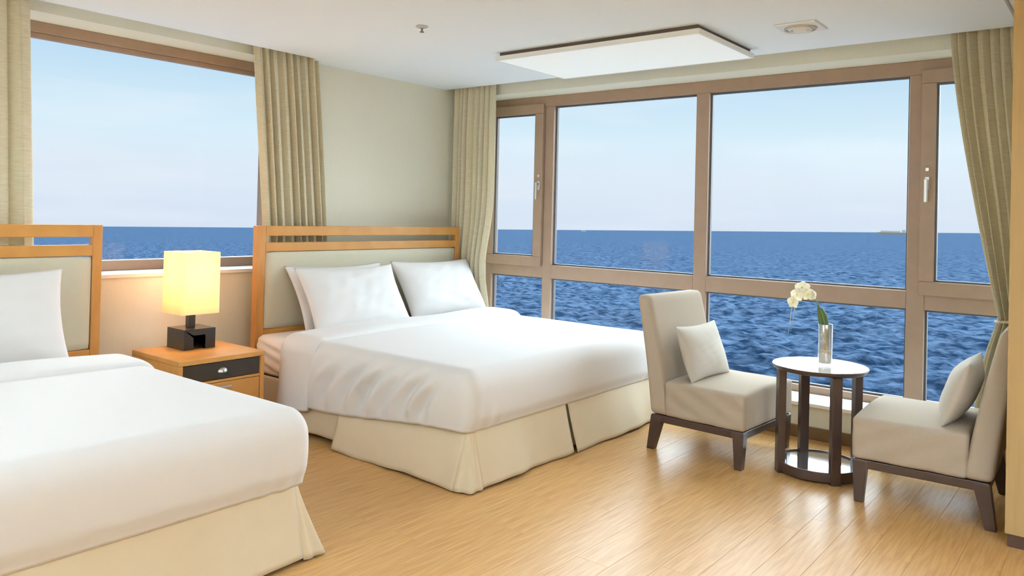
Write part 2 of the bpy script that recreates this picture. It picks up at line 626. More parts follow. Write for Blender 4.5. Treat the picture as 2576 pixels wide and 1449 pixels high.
# ================================================================== sea, ships
SEA_N = Vector((-0.02362615, 0.00268882, 0.99971725)).normalized()
SEA_O = Vector((CAM.x, CAM.y, CAM.z - 30.0))
SE2 = (Vector((-math.sin(YAW), math.cos(YAW), 0)) - SEA_N * SEA_N.dot(Vector((-math.sin(YAW), math.cos(YAW), 0)))).normalized()
SE1 = SE2.cross(SEA_N).normalized()


def build_sea():
    nr, na = 560, 900
    inv = np.linspace(1 / 45.0, 1 / 70000.0, nr)
    r = 1 / inv
    a = np.radians(np.linspace(-58, 58, na))
    Rr, A = np.meshgrid(r, a, indexing='ij')
    u = Rr * np.sin(A)
    v = Rr * np.cos(A)
    h = np.zeros_like(u)
    rs = np.random.default_rng(3)
    for i in range(46):
        lam = 2.2 * (9.0 ** rs.random())
        th = rs.normal(0.5, 0.55)
        k = 2 * PI / lam
        amp = 0.020 * lam ** 0.9
        fade = np.exp(-(Rr / (lam * 150.0)) ** 2)
        h += amp * fade * np.sin(k * (u * math.sin(th) + v * math.cos(th)) + rs.random() * 6.28) * 0.75
    h = h + 0.25 * np.abs(h)
    P = (np.array(SEA_O)[None, None] + u[..., None] * np.array(SE1) + v[..., None] * np.array(SE2) + h[..., None] * np.array(SEA_N))
    me = bpy.data.meshes.new('sea')
    idx = np.arange(nr * na).reshape(nr, na)
    q = np.stack([idx[:-1, :-1], idx[:-1, 1:], idx[1:, 1:], idx[1:, :-1]], -1).reshape(-1, 4).astype(np.int32)
    me.vertices.add(nr * na)
    me.vertices.foreach_set('co', P.reshape(-1).astype(np.float32))
    me.loops.add(q.size)
    me.loops.foreach_set('vertex_index', q.reshape(-1))
    me.polygons.add(len(q))
    me.polygons.foreach_set('loop_start', np.arange(0, q.size, 4, dtype=np.int32))
    me.polygons.foreach_set('loop_total', np.full(len(q), 4, dtype=np.int32))
    me.update(calc_edges=True)
    me.validate()
    m = bpy.data.materials.new('sea_water')
    m.use_nodes = True
    nt = m.node_tree
    n, l = nt.nodes, nt.links
    n.remove(n['Principled BSDF'])
    df = n.new('ShaderNodeBsdfDiffuse')
    tc = n.new('ShaderNodeTexCoord')
    mp = n.new('ShaderNodeMapping')
    mp.inputs['Rotation'].default_value = (0, 0, -YAW)
    mp.inputs['Scale'].default_value = (0.6, 1.0, 1.0)
    l.new(tc.outputs['Object'], mp.inputs[0])
    nz = n.new('ShaderNodeTexNoise')
    nz.inputs['Scale'].default_value = 0.36
    nz.inputs['Detail'].default_value = 6.0
    nz.inputs['Roughness'].default_value = 0.62
    l.new(mp.outputs[0], nz.inputs['Vector'])
    cr = n.new('ShaderNodeValToRGB')
    cr.color_ramp.elements[0].position = 0.40
    cr.color_ramp.elements[0].color = (0.012, 0.030, 0.062, 1)
    cr.color_ramp.elements[1].position = 0.62
    cr.color_ramp.elements[1].color = (0.084, 0.130, 0.204, 1)
    l.new(nz.outputs[0], cr.inputs[0])
    l.new(cr.outputs[0], df.inputs['Color'])
    bu = n.new('ShaderNodeBump')
    bu.inputs['Strength'].default_value = 1.0
    bu.inputs['Distance'].default_value = 0.7
    l.new(nz.outputs[0], bu.inputs['Height'])
    l.new(bu.outputs[0], df.inputs['Normal'])
    l.new(df.outputs[0], n['Material Output'].inputs[0])
    o = finish('sea', me, m, smooth=True)
    tag(o, 'deep blue choppy sea reaching to the horizon outside both windows', 'sea', kind='stuff')


build_sea()


def sea_point(px, D):
    d = _f + _R * ((px - 1288) / FPX)
    a = d.dot(SE1)
    b = d.dot(SE2)
    L = math.hypot(a, b)
    return SEA_O + SE1 * (a / L * D) + SE2 * (b / L * D)


def ship(name, px, D, L, Hh, label, cat, colh, colu, coldk):
    p = sea_point(px, D)
    to = Vector((p.x - CAM.x, p.y - CAM.y, 0)).normalized()
    ang = math.atan2(to.y, to.x) - PI / 2
    root = empty(name, p, ang)
    tag(root, label, cat)
    w = L * 0.16
    hb = Hh * 0.45
    hexa('hull', [(-L * .46, -w * .4, -2), (L * .47, -w * .4, -2), (L * .47, w * .4, -2), (-L * .46, w * .4, -2),
                  (-L * .5, -w * .5, hb), (L * .5, -w * .5, hb), (L * .5, w * .5, hb), (-L * .5, w * .5, hb)], colh, root, bevel=0, local=True)
    box('superstructure', L * .28, L * .40, -w * .4, w * .4, hb, Hh, colu, root, bevel=0, local=True)
    box('deck_cargo', -L * .40, L * .24, -w * .36, w * .36, hb, Hh * .78, colu, root, bevel=0, local=True)
    box('funnel', L * .42, L * .48, -w * .15, w * .15, hb, Hh * .8, coldk, root, bevel=0, local=True)
    return root


M_hull = mat('ship_hull_orange', (255, 214, 170), 0.7)
M_shipw = mat('ship_white', (255, 244, 226), 0.7)
M_shipd = mat('ship_dark', (96, 90, 110), 0.7)
ship('cargo_ship', 2246, 11500, 375, 62, 'long pale orange cargo ship on the horizon beside the right mullion', 'ship', M_hull, M_shipw, M_shipd)
ship('small_boat', 1468, 11500, 70, 32, 'tiny white boat on the horizon behind the left large pane', 'boat', M_shipw, M_shipw, M_shipw)

# ================================================================== curtains
def curtain(name, label, axis, centre, ea, eb, zt, zb, folds, amp, seed, tie=None, heading=True):
    """ea(z), eb(z): edge positions along the wall; axis 'x' runs along x at y=centre, 'y' along y at x=centre"""
    rs = np.random.default_rng(seed)
    ns, nz = folds * 22, 60
    s = np.linspace(0, 1, ns)
    z = np.linspace(zt, zb, nz)
    S, Z = np.meshgrid(s, z, indexing='ij')
    A = np.array([ea(v) for v in z])[None, :]
    B = np.array([eb(v) for v in z])[None, :]
    ph = s * folds * 2 * PI + 0.9 * np.sin(s * 5.1 * folds / 3 + seed) + 0.5 * np.sin(s * 11 + seed * 2)
    PH = ph[:, None] + 0.25 * np.sin(Z * 1.7 + S * 6 + seed)
    ampz = amp * (0.62 + 0.38 * np.clip((zt - Z) / 0.5, 0, 1)) * (0.75 + 0.25 * np.sin(S * 17 + seed))
    w = np.sin(PH) + 0.22 * np.sin(2 * PH + 0.8)
    along = A + (B - A) * S + 0.010 * np.sin(2 * PH + 1.0)
    off = ampz * w * 0.85
    P = np.zeros((ns, nz, 3))
    if axis == 'x':
        P[..., 0], P[..., 1] = along, centre + off
    else:
        P[..., 1], P[..., 0] = along, centre + off
    P[..., 2] = Z
    root_xy = ((A.min() + B.max()) / 2, centre) if axis == 'x' else (centre, (A.min() + B.max()) / 2)
    root = empty(name, (root_xy[0], root_xy[1], zb))
    tag(root, label, 'curtain', 'khaki drapes')
    fb = grid('fabric', P, M_curt, root, solid=0.003)
    a0, b0 = ea(zt), eb(zt)
    if axis == 'x':
        box('curtain_rail', min(a0, b0) - 0.02, max(a0, b0) + 0.02, centre - 0.012, centre + 0.012, zt + 0.005, zt + 0.028, M_white, root, 0.002)
    else:
        box('curtain_rail', centre - 0.012, centre + 0.012, min(a0, b0) - 0.02, max(a0, b0) + 0.02, zt + 0.005, zt + 0.028, M_white, root, 0.002)
    return root


lerp = lambda a, b, t: a + (b - a) * t
curtain('curtain', 'khaki drape at the far left edge behind the left headboard', 'y', 0.075,
        lambda z: -4.60, lambda z: -3.60 + 0.05 * (2.4 - z) / 1.3, 2.46, 0.03, 12, 0.047, 3)
curtain('curtain', 'khaki drape behind the right bed headboard, right of the side window', 'y', 0.075,
        lambda z: -2.265 + 0.11 * min(1, (2.4 - z) / 1.2), lambda z: -1.775 + 0.115 * min(1, (2.4 - z) / 1.3), 2.46, 0.03, 8, 0.047, 5)
curtain('curtain', 'khaki drape hanging in the room corner beside the right headboard', 'x', -0.312,
        lambda z: 0.035, lambda z: 0.50 - 0.075 * math.exp(-((z - 0.92) / 0.33) ** 2), 2.46, 0.03, 8, 0.037, 8)


def right_edge(z):
    if z > 0.85:
        t = max(0.0, (2.4 - z) / 1.55)
        return 3.822 + 0.245 * t ** 1.35
    t = (0.85 - z) / 0.85
    return 4.067 - 0.10 * math.sin(min(1, t * 1.6) * PI / 2)


rc = curtain('curtain', 'khaki drape pulled back to the right above the right armchair', 'x', -0.312,
             right_edge, lambda z: 4.50 - 0.12 * math.exp(-((z - 0.85) / 0.4) ** 2), 2.46, 0.03, 13, 0.038, 12)
tie = []
for t in np.linspace(0, 2 * PI, 25):
    tie.append((4.215 + 0.165 * math.cos(t), -0.312 + 0.048 * math.sin(t), 0.85 + 0.02 * math.cos(t)))
tube('tieback', tie, 0.008, M_curt, rc, 8)

# ================================================================== beds
def make_pillow(name, centre, width, height, thick, lean, seed, label, group, yaw=0.0, material=None, cat='pillow', ear=0.035):
    """a soft pillow standing on its long edge, leaning back; faces +x before yaw"""
    n, m = 56, 44
    u = np.linspace(-1, 1, n)
    v = np.linspace(-1, 1, m)
    U, V = np.meshgrid(u, v, indexing='ij')
    prof = np.clip((1 - np.abs(U) ** 2.6), 0, 1) ** 0.62 * np.clip((1 - np.abs(V) ** 2.4), 0, 1) ** 0.62
    yy = U * (width / 2 - ear * (1 - V * V) * 0.75)
    hh = V * (height / 2 - ear * (1 - U * U) * 0.75)
    out = []
    for sgn in (1, -1):
        q = np.stack([U * 3, V * 3, np.full_like(U, sgn * 1.3)], -1)
        th = prof * thick / 2 * (1 + 0.10 * wob(q, 1.2, seed + sgn)) + (prof > 0.02) * 0.011 * max(0.06, width - 0.4) * wob(q * 2.2, 2.0, seed + 9) * prof
        # creases running in from the corners
        cr = 0.014 * max(0.0, width - 0.45) * np.sin(10 * (np.abs(U) - np.abs(V)) + seed) * (np.abs(U * V) ** 1.2) * prof
        nn = sgn * (th + cr)
        nn = nn - 0.018 * (1 - V) * 0.5 * 0
        out.append(np.stack([nn, yy, hh], -1))
    cl, sl = math.cos(lean), math.sin(lean)
    bm = bmesh.new()
    Rz = Matrix.Rotation(yaw, 3, 'Z')
    for k, P in enumerate(out):
        x = P[..., 0] * cl - P[..., 2] * sl
        z = P[..., 0] * sl + P[..., 2] * cl
        W = [[bm.verts.new(Rz @ Vector((x[i, j], P[i, j, 1], z[i, j]))) for j in range(m)] for i in range(n)]
        for i in range(n - 1):
            for j in range(m - 1):
                f = (W[i][j], W[i + 1][j], W[i + 1][j + 1], W[i][j + 1])
                bm.faces.new(f if k == 0 else f[::-1])
    bmesh.ops.remove_doubles(bm, verts=bm.verts, dist=1e-5)
    for v_ in bm.verts:
        v_.co += Vector(centre)
    me = bm_mesh(name, bm)
    o = finish(name, me, material or M_linen, None, smooth=True)
    tag(o, label, cat, group)
    return o


def skirt_panel(parent, p0, p1, nrm0, nrm1, zt, zb, flare, waves, wamp, seed, flare2=None, inset=0.0):
    """vertical cloth panel from plan point p0 to p1; flares outward along the normals"""
    n, m = 48, 16
    s = np.linspace(0, 1, n)
    t = np.linspace(0, 1, m)
    S, T = np.meshgrid(s, t, indexing='ij')
    p0, p1 = np.array(p0, float), np.array(p1, float)
    N0, N1 = np.array(nrm0, float), np.array(nrm1, float)
    base = p0[None, None] + (p1 - p0)[None, None] * S[..., None]
    Nn = N0[None, None] * (1 - S[..., None]) + N1[None, None] * S[..., None]
    fl = flare if flare2 is None else flare + (flare2 - flare) * S
    out = fl * T ** 1.15 + (wamp * np.sin(S * waves * 2 * PI + seed) + 0.004 * np.sin(S * 23 + seed * 3)) * T * np.sin(S * PI) ** 0.5 - inset
    P = np.zeros((n, m, 3))
    P[..., :2] = base + Nn * out[..., None]
    P[..., 2] = zt + (zb - zt) * T + 0.006 * T * np.sin(S * 7 + seed)
    return grid('skirt_panel', P, M_skirt, parent, solid=0.003)


def make_bed(dy, label, glabel, seed, lab_comf):
    X0, X1 = 0.215, 2.075
    Y0, Y1 = -2.31 + dy, -0.46 + dy
    root = empty('bed', ((X0 + X1) / 2, (Y0 + Y1) / 2, 0))
    tag(root, label, 'bed', 'twin hotel beds')
    # headboard
    hy0, hy1 = -2.295 + dy, -0.362 + dy
    hb = box('headboard', 0.155, 0.195, hy0 + 0.055, hy1 - 0.055, 0.30, 0.555, M_oak, root, 0.003)
    for a, b in ((hy0, hy0 + 0.062), (hy1 - 0.05, hy1)):
        box('post', 0.148, 0.2, a, b, 0.0, 1.2315, M_oak2, hb, 0.004)
    box('rail', 0.150, 0.199, hy0 + 0.062, hy1 - 0.05, 1.165, 1.2315, M_oak, hb, 0.004)
    box('rail', 0.150, 0.199, hy0 + 0.062, hy1 - 0.05, 1.062, 1.122, M_oak, hb, 0.004)
    box('rail', 0.150, 0.199, hy0 + 0.062, hy1 - 0.05, 0.485, 0.553, M_oak, hb, 0.004)
    rbox('padded_panel', (0.16, hy0 + 0.064, 0.555), (0.2, hy1 - 0.052, 1.060), (0.014, 0.014, 0.014), (4, 30, 14), M_uphol, hb)
    # base and mattress
    box('box_base', X0 + 0.02, X1 - 0.03, Y0 + 0.03, Y1 - 0.03, 0.09, 0.285, M_boxs, root, 0.01)
    for a, b in ((X0 + 0.08, Y0 + 0.1), (X1 - 0.14, Y0 + 0.1), (X0 + 0.08, Y1 - 0.16), (X1 - 0.14, Y1 - 0.16)):
        box('foot', a, a + 0.06, b, b + 0.06, 0.0, 0.09, M_espr, root, 0.003)

    def fm(P):
        side = np.exp(-((P[:, 1] - Y0) / 0.03) ** 2) + np.exp(-((P[:, 1] - Y1) / 0.03) ** 2)
        P[:, 1] += side * 0.006 * np.sin(P[:, 2] * 95 + P[:, 0] * 20) * (P[:, 2] < 0.5) * np.where(P[:, 1] < (Y0 + Y1) / 2, 1, -1)
        return P
    rbox('mattress', (X0, Y0, 0.285), (X1, Y1, 0.535), (0.05, 0.05, 0.05), (50, 50, 20), M_sheet, root, fn=fm)
    # skirt
    zt, zb = 0.30, 0.008
    sx, sy0, sy1 = X1 + 0.022, Y0 - 0.022, Y1 + 0.022
    for (yn, sg) in ((sy0, -1), (sy1, 1)):
        skirt_panel(root, (0.25, yn), (1.13, yn), (0, sg), (0, sg), zt, 0.03, 0.012, 1.0, 0.004, seed)
        skirt_panel(root, (1.13, yn), (sx - 0.02, yn), (0, sg), (0, sg), zt, zb, 0.075, 0.5, 0.006, seed + 1, flare2=0.10)
        # corner drape
        n, m = 30, 16
        S, T = np.meshgrid(np.linspace(0, 1, n), np.linspace(0, 1, m), indexing='ij')
        ang = S * PI / 2
        nx, ny = np.sin(ang), np.cos(ang) * sg
        fl = ((0.10 - 0.028 * S) * (1 + 0.30 * np.sin(S * PI) ** 1.5) + 0.010 * np.sin(S * 2.5 * 2 * PI) * np.sin(S * PI)) * T ** 1.15
        P = np.zeros((n, m, 3))
        P[..., 0] = sx - 0.02 + nx * fl + 0.02 * S
        P[..., 1] = yn - sg * 0.02 * S + ny * fl
        P[..., 2] = zt + (zb - zt) * T
        grid('skirt_corner', P, M_skirt, root, solid=0.003)
    mid = (Y0 + Y1) / 2 - 0.13
    skirt_panel(root, (sx, sy0 + 0.02), (sx, mid - 0.012), (1, 0), (1, 0), zt, 0.012, 0.072, 1.2, 0.020, seed + 4, flare2=0.075)
    skirt_panel(root, (sx, mid + 0.012), (sx, sy1 - 0.02), (1, 0), (1, 0), zt, 0.012, 0.085, 1.2, 0.018, seed + 8, flare2=0.072)
    skirt_panel(root, (sx, mid - 0.10), (sx, mid + 0.10), (1, 0), (1, 0), zt, 0.02, 0.04, 1.0, 0.0, seed, inset=0.02)

    # comforter: separate piece of bedding
    cx0, cx1 = 0.80, 2.130
    cy0, cy1 = Y0 - 0.062, Y1 + 0.06

    def fc(P):
        lo_z, hi_z = 0.25, 0.572
        x, y, z = P[:, 0].copy(), P[:, 1].copy(), P[:, 2].copy()
        t = np.clip((hi_z - z) / (hi_z - lo_z), 0, 1)
        ymid = (Y0 + Y1) / 2
        nearw = 1 - sstep(0.0, 0.35, np.minimum(y - cy0, cy1 - y))          # 1 on the long sides
        footw = sstep(cx1 - 0.2, cx1, x)
        hem = 0.185 + 0.085 * sstep(0.9, 2.05, x)                            # hem hangs lower toward the head
        hem = hem * (1 - footw) + 0.272 * footw
        low = lo_z + (hem - lo_z)
        z2 = hi_z - t * (hi_z - low)
        # plump top
        top = 1 - t
        z2 = z2 + 0.014 * top * np.sin(np.clip((y - cy0) / (cy1 - cy0), 0, 1) * PI) + 0.004 * top * wob(P, 3.0, seed)
        sgn = np.where(y < ymid, -1.0, 1.0)
        # wrinkles slanting down the long sides
        wr = np.sin(2 * PI * (x * 6.5 - z * 5.5) + 1.8 * np.sin(x * 3.0) + 0.8 * np.sin(z * 20)) * (0.45 + 0.55 * np.sin(x * 7.3 + 1.0) ** 2)
        mask = sstep(0.85, 1.1, x) * (1 - sstep(1.75, 2.0, x)) * nearw * np.clip(t * 2.2, 0, 1) * (1 - 0.8 * sstep(0.72, 0.98, t))
        y2 = y + sgn * (0.034 * wr * mask + 0.012 * nearw * np.sin(np.clip(t, 0, 1) * PI))
        # draw in slightly above the hem at the foot, soft gathers near its bottom
        xf = sstep(cx1 - 0.06, cx1, x)
        gath = 0.006 * np.sin(y * 55 + 2 * np.sin(y * 9)) * np.exp(-((np.minimum(np.abs(y - cy0), np.abs(y - cy1)) - 0.12) / 0.12) ** 2) * sstep(0.45, 1.0, t)
        x2 = x + xf * (0.014 * np.sin(np.clip(t, 0, 1) * PI) - 0.020 * sstep(0.75, 1.0, t) + gath)
        return np.stack([x2, y2, z2], -1)
    comf = empty('comforter', ((cx0 + cx1) / 2, (cy0 + cy1) / 2, 0.536))
    tag(comf, lab_comf, 'comforter', 'white comforters')
    rbox('cover', (cx0, cy0, 0.25), (cx1, cy1, 0.572), (0.075, 0.075, 0.11), (96, 96, 26), M_linen, comf, skip=((2, 0), (0, 0)), fn=fc, solid=0.012)
    # turned-down fold across the head end
    n, m = 130, 22
    prof = []
    rr = 0.085
    yb0, yb1, ztp = cy0 - 0.004, cy1 + 0.004, 0.578
    zl = 0.165
    for z in np.linspace(zl, ztp - rr, 34):
        prof.append((yb0, z, -1, 0))
    for a in np.linspace(0, PI / 2, 16)[1:]:
        prof.append((yb0 + rr - rr * math.cos(a), ztp - rr + rr * math.sin(a), -math.cos(a), math.sin(a)))
    for y in np.linspace(yb0 + rr, yb1 - rr, 48)[1:-1]:
        prof.append((y, ztp, 0, 1))
    for a in np.linspace(PI / 2, 0, 16):
        prof.append((yb1 - rr + rr * math.cos(a), ztp - rr + rr * math.sin(a), math.cos(a), math.sin(a)))
    for z in np.linspace(ztp - rr, zl, 34)[1:]:
        prof.append((yb1, z, 1, 0))
    prof = np.array(prof)
    uu = np.linspace(-1, 1, m)
    P = np.zeros((len(prof), m, 3))
    for j, u_ in enumerate(uu):
        bul = max(0.0, 1 - abs(u_) ** 5.0) ** 0.5
        yy, zz = prof[:, 0], prof[:, 1]
        hem = np.clip((0.5 - zz) / 0.35, 0, 1)
        xc = 0.755 - 0.045 * hem + 0.008 * np.sin(yy * 6 + seed)
        xw = 0.165 - 0.02 * hem
        off = -0.014 + 0.036 * bul * (1 + 0.25 * np.sin(yy * 5 + zz * 4 + seed))
        P[:, j, 0] = xc + u_ * xw
        P[:, j, 1] = yy + prof[:, 2] * off
        P[:, j, 2] = zz + prof[:, 3] * off + 0.012 * np.sin(np.clip((yy - cy0) / (cy1 - cy0), 0, 1) * PI)
    grid('turned_down_fold', P, M_linen, comf, solid=0.006)
    return root


make_bed(0.0, 'bed with cream skirt and wood headboard beside the large sea window', None, 2,
         'smooth white comforter with slanting wrinkles on the right bed')
make_bed(-2.9, 'bed with cream skirt cut off by the left edge, nearest the camera', None, 6,
         'smooth white comforter on the left bed in the foreground')

LEAN = math.radians(31)
make_pillow('pillow', (0.336, -1.675, 0.755), 0.84, 0.49, 0.11, LEAN, 3, 'white pillow tucked behind the left front pillow of the right bed', 'white bed pillows')
make_pillow('pillow', (0.482, -1.70, 0.752), 0.85, 0.49, 0.16, LEAN, 5, 'white pillow at front on the left half of the right bed', 'white bed pillows')
make_pillow('pillow', (0.40, -0.775, 0.755), 0.86, 0.51, 0.20, LEAN, 9, 'white pillow on the window side of the right bed', 'white bed pillows')
make_pillow('pillow', (0.40, -3.975, 0.770), 0.92, 0.50, 0.18, math.radians(17), 14, 'white pillow on the left foreground bed', 'white bed pillows')

# ================================================================== nightstand, lamp
NX0, NX1, NY0, NY1, NZ = 0.17, 0.69, -3.07, -2.55, 0.52
ns = empty('nightstand', ((NX0 + NX1) / 2, (NY0 + NY1) / 2, 0))
tag(ns, 'honey wood nightstand with a dark upper drawer between the two beds', 'nightstand')
box('top', NX0, NX1, NY0, NY1, NZ - 0.028, NZ, M_oak, ns, 0.003)
for a, b in ((NY0, NY0 + 0.024), (NY1 - 0.024, NY1)):
    box('side_panel', NX0, NX1, a, b, 0.0, NZ - 0.0285, M_oak2, ns, 0.003)
box('back_panel', NX0, NX0 + 0.014, NY0 + 0.0245, NY1 - 0.0245, 0.04, NZ - 0.029, M_oak2, ns, 0.001)
box('divider', NX0 + 0.015, NX1 - 0.006, NY0 + 0.0245, NY1 - 0.0245, 0.378, 0.391, M_oak, ns, 0.001)
box('plinth', NX0 + 0.015, NX1 - 0.03, NY0 + 0.0245, NY1 - 0.0245, 0.0, 0.045, M_oak2, ns, 0.001)
du = box('drawer', NX0 + 0.02, NX1 - 0.012, NY0 + 0.027, NY1 - 0.027, 0.394, NZ - 0.0315, M_dkdrawer, ns, 0.002)
yc = (NY0 + NY1) / 2
# shell-shaped cup pull
bm = bmesh.new()
rings = []
for i, t in enumerate(np.linspace(0, PI, 13)):
    ring = []
    for q in np.linspace(0, PI / 2, 6):
        rad = 0.030
        ring.append(bm.verts.new((NX1 - 0.012 + 0.022 * math.sin(q) * math.sin(t), yc + rad * math.cos(t), 0.432 + 0.026 * math.cos(q) * math.sin(t) + 0.0)))
    rings.append(ring)
for A, B in zip(rings[:-1], rings[1:]):
    for i in range(5):
        try:
            bm.faces.new((A[i], A[i + 1], B[i + 1], B[i]))
        except ValueError:
            pass
finish('cup_pull', bm_mesh('cup_pull', bm), M_silver, du, smooth=True)
for z0, z1 in ((0.220, 0.375), (0.049, 0.216)):
    d = box('drawer', NX0 + 0.02, NX1 - 0.006, NY0 + 0.027, NY1 - 0.027, z0, z1, M_oak, ns, 0.003)
    bm = bmesh.new()
    zc = z1 - 0.022
    for s in (-0.055, 0.055):
        add_box(bm, NX1 - 0.007, NX1 + 0.018, yc - 0.03 + s - 0.005, yc - 0.03 + s + 0.005, zc - 0.005, zc + 0.005, 0.001)
    add_box(bm, NX1 + 0.014, NX1 + 0.022, yc - 0.10, yc + 0.04, zc - 0.007, zc + 0.007, 0.002)
    finish('bar_handle', bm_mesh('bar_handle', bm), M_silver, d)

LX, LY = 0.310, -2.80
lamp = empty('table_lamp', (LX, LY, NZ))
tag(lamp, 'lit table lamp with boxy cream shade and black block base on the nightstand', 'lamp')
bm = bmesh.new()
bw = 0.096
zb0, zb1 = NZ + 0.0005, NZ + 0.118
# block pierced by an arch from the front to the back
prof = [(-bw, zb0), (-0.040, zb0), (-0.040, zb0 + 0.082), (0.034, zb0 + 0.082), (0.034, zb0), (bw, zb0), (bw, zb1), (-bw, zb1)]
fv = [bm.verts.new((LX + bw, LY + a + 0.008, z)) for a, z in prof]
bv = [bm.verts.new((LX - bw, LY + a + 0.008, z)) for a, z in prof]
bm.faces.new(fv)
bm.faces.new(bv[::-1])
for i in range(len(prof)):
    j = (i + 1) % len(prof)
    bm.faces.new((fv[i], bv[i], bv[j], fv[j]))
bmesh.ops.triangulate(bm, faces=[f for f in bm.faces if len(f.verts) > 4])
finish('block_base', bm_mesh('block_base', bm), M_black, lamp)
box('neck', LX - 0.020, LX + 0.020, LY - 0.020, LY + 0.020, zb1 + 0.0003, zb1 + 0.11, M_black, lamp, 0.002)
sw, sz0, sz1 = 0.118, NZ + 0.205, NZ + 0.560
bm = bmesh.new()
ro, ri = [], []
cor = []
for sx_, sy_ in ((1, 1), (-1, 1), (-1, -1), (1, -1)):
    a0 = math.atan2(sy_, sx_) - PI / 4
    for k in range(5):
        a = a0 + k / 4 * PI / 2
        cor.append((sx_ * (sw - 0.016) + 0.016 * math.cos(a), sy_ * (sw - 0.016) + 0.016 * math.sin(a)))
lo_, hi_ = [], []
for x, y in cor:
    lo_.append(bm.verts.new((LX + x, LY + y, sz0)))
    hi_.append(bm.verts.new((LX + x * 0.99, LY + y * 0.99, sz1)))
for i in range(len(cor)):
    j = (i + 1) % len(cor)
    bm.faces.new((lo_[i], lo_[j], hi_[j], hi_[i]))
sh = finish('lamp_shade', bm_mesh('lamp_shade', bm), M_shade, lamp)
md = sh.modifiers.new('thickness', 'SOLIDIFY')
md.thickness = 0.002
boxes('shade_spider', [(LX - sw + 0.006, LX + sw - 0.006, LY - 0.003, LY + 0.003, sz0 + 0.010, sz0 + 0.016), (LX - 0.003, LX + 0.003, LY - sw + 0.006, LY + sw - 0.006, sz0 + 0.010, sz0 + 0.016)], M_silver, lamp)
lathe('bulb', [(0.0, -0.045), (0.014, -0.04), (0.016, -0.02), (0.030, 0.01), (0.032, 0.03), (0.022, 0.05), (0.0, 0.058)], (LX, LY, sz0 + 0.14), M_bulb, lamp, 20)
lathe('socket', [(0.0, 0), (0.017, 0), (0.017, 0.075), (0.0, 0.075)], (LX, LY, sz0 + 0.018), M_black, lamp, 20)
pl = bpy.data.lights.new('lamp_light', 'POINT')
pl.energy = 5.4
pl.color = (1.0, 0.60, 0.22)
pl.shadow_soft_size = 0.04
plo = bpy.data.objects.new('lamp_light', pl)
COL.objects.link(plo)
plo.parent = lamp
plo.location = (0, 0, sz0 + 0.235 - NZ)

# ================================================================== chairs
def make_chair(loc, rz, label):
    c = empty('slipper_chair', loc, rz)
    tag(c, label, 'chair', 'linen slipper chairs')
    W = 0.325

    def fs(P):
        top = sstep(0.33, 0.40, P[:, 2])
        P[:, 2] += 0.012 * top * (1 - (P[:, 1] / W) ** 2) + 0.003 * wob(P, 9, 4) * top
        P[:, 1] += 0.003 * np.sin(P[:, 0] * 30 + P[:, 2] * 60)
        return P
    rbox('seat', (-0.20, -W, 0.206), (0.29, W, 0.405), (0.020, 0.020, 0.022), (30, 34, 14), M_chair, c, fn=fs, local=True)

    def fb(P):
        z = P[:, 2].copy()
        t = np.clip((z - 0.206) / (0.885 - 0.206), 0, 1)
        uu_ = np.clip((P[:, 0] + 0.292) / 0.12, 0, 1)
        P[:, 0] -= 0.115 * t ** 1.15 + 0.030 * t * uu_
        P[:, 1] *= 1 - 0.035 * t
        P[:, 0] += 0.004 * wob(P, 6, 8)
        return P
    rbox('backrest', (-0.292, -W + 0.001, 0.206), (-0.172, W - 0.001, 0.885), (0.03, 0.03, 0.03), (10, 28, 30), M_chair, c, fn=fb, local=True)
    boxes('seat_frame', [(-0.283, 0.283, -W + 0.008, -W + 0.038, 0.165, 0.2055), (-0.283, 0.283, W - 0.038, W - 0.008, 0.165, 0.2055),
                         (-0.283, -0.253, -W + 0.038, W - 0.038, 0.165, 0.2055), (0.253, 0.283, -W + 0.038, W - 0.038, 0.165, 0.2055)], M_espr, c, 0.003, local=True)
    for sx_, sy_ in ((1, -1), (1, 1), (-1, -1), (-1, 1)):
        y0, y1 = (sy_ * (W - 0.006), sy_ * (W - 0.062))
        y0, y1 = min(y0, y1), max(y0, y1)
        if sx_ > 0:
            xa, xb, xc_, xd = 0.220, 0.286, 0.236, 0.276
        else:
            xa, xb, xc_, xd = -0.286, -0.215, -0.312, -0.268
        yi0, yi1 = (y0, y1 - 0.014) if sy_ < 0 else (y0 + 0.014, y1)
        hexa('leg', [(xc_, yi0, 0.0), (xd, yi0, 0.0), (xd, yi1, 0.0), (xc_, yi1, 0.0), (xa, y0, 0.2), (xb, y0, 0.2), (xb, y1, 0.2), (xa, y1, 0.2)],
             M_espr, c, 0.003, local=True)
    return c


C1, R1 = (2.742, -0.83, 0), math.radians(-3.5)
C2, R2 = (3.848, -0.885, 0), math.radians(181.5)
make_chair(C1, R1, 'linen slipper chair left of the round table, facing right')
make_chair(C2, R2, 'linen slipper chair right of the round table, partly behind the wall edge')


def chair_pt(C, R, p):
    return Matrix.Translation(C) @ Matrix.Rotation(R, 4, 'Z') @ Vector(p)


make_pillow('cushion', chair_pt(C1, R1, (-0.110, -0.035, 0.562)), 0.48, 0.335, 0.13, math.radians(20), 21, 'small linen cushion on the left slipper chair', 'lumbar cushions',
            yaw=R1, material=M_cush, cat='cushion', ear=0.02)
make_pillow('cushion', chair_pt(C2, R2, (-0.135, 0.02, 0.556)), 0.48, 0.335, 0.14, math.radians(20), 23, 'small linen cushion on the right slipper chair', 'lumbar cushions',
            yaw=R2, material=M_cush, cat='cushion', ear=0.02)

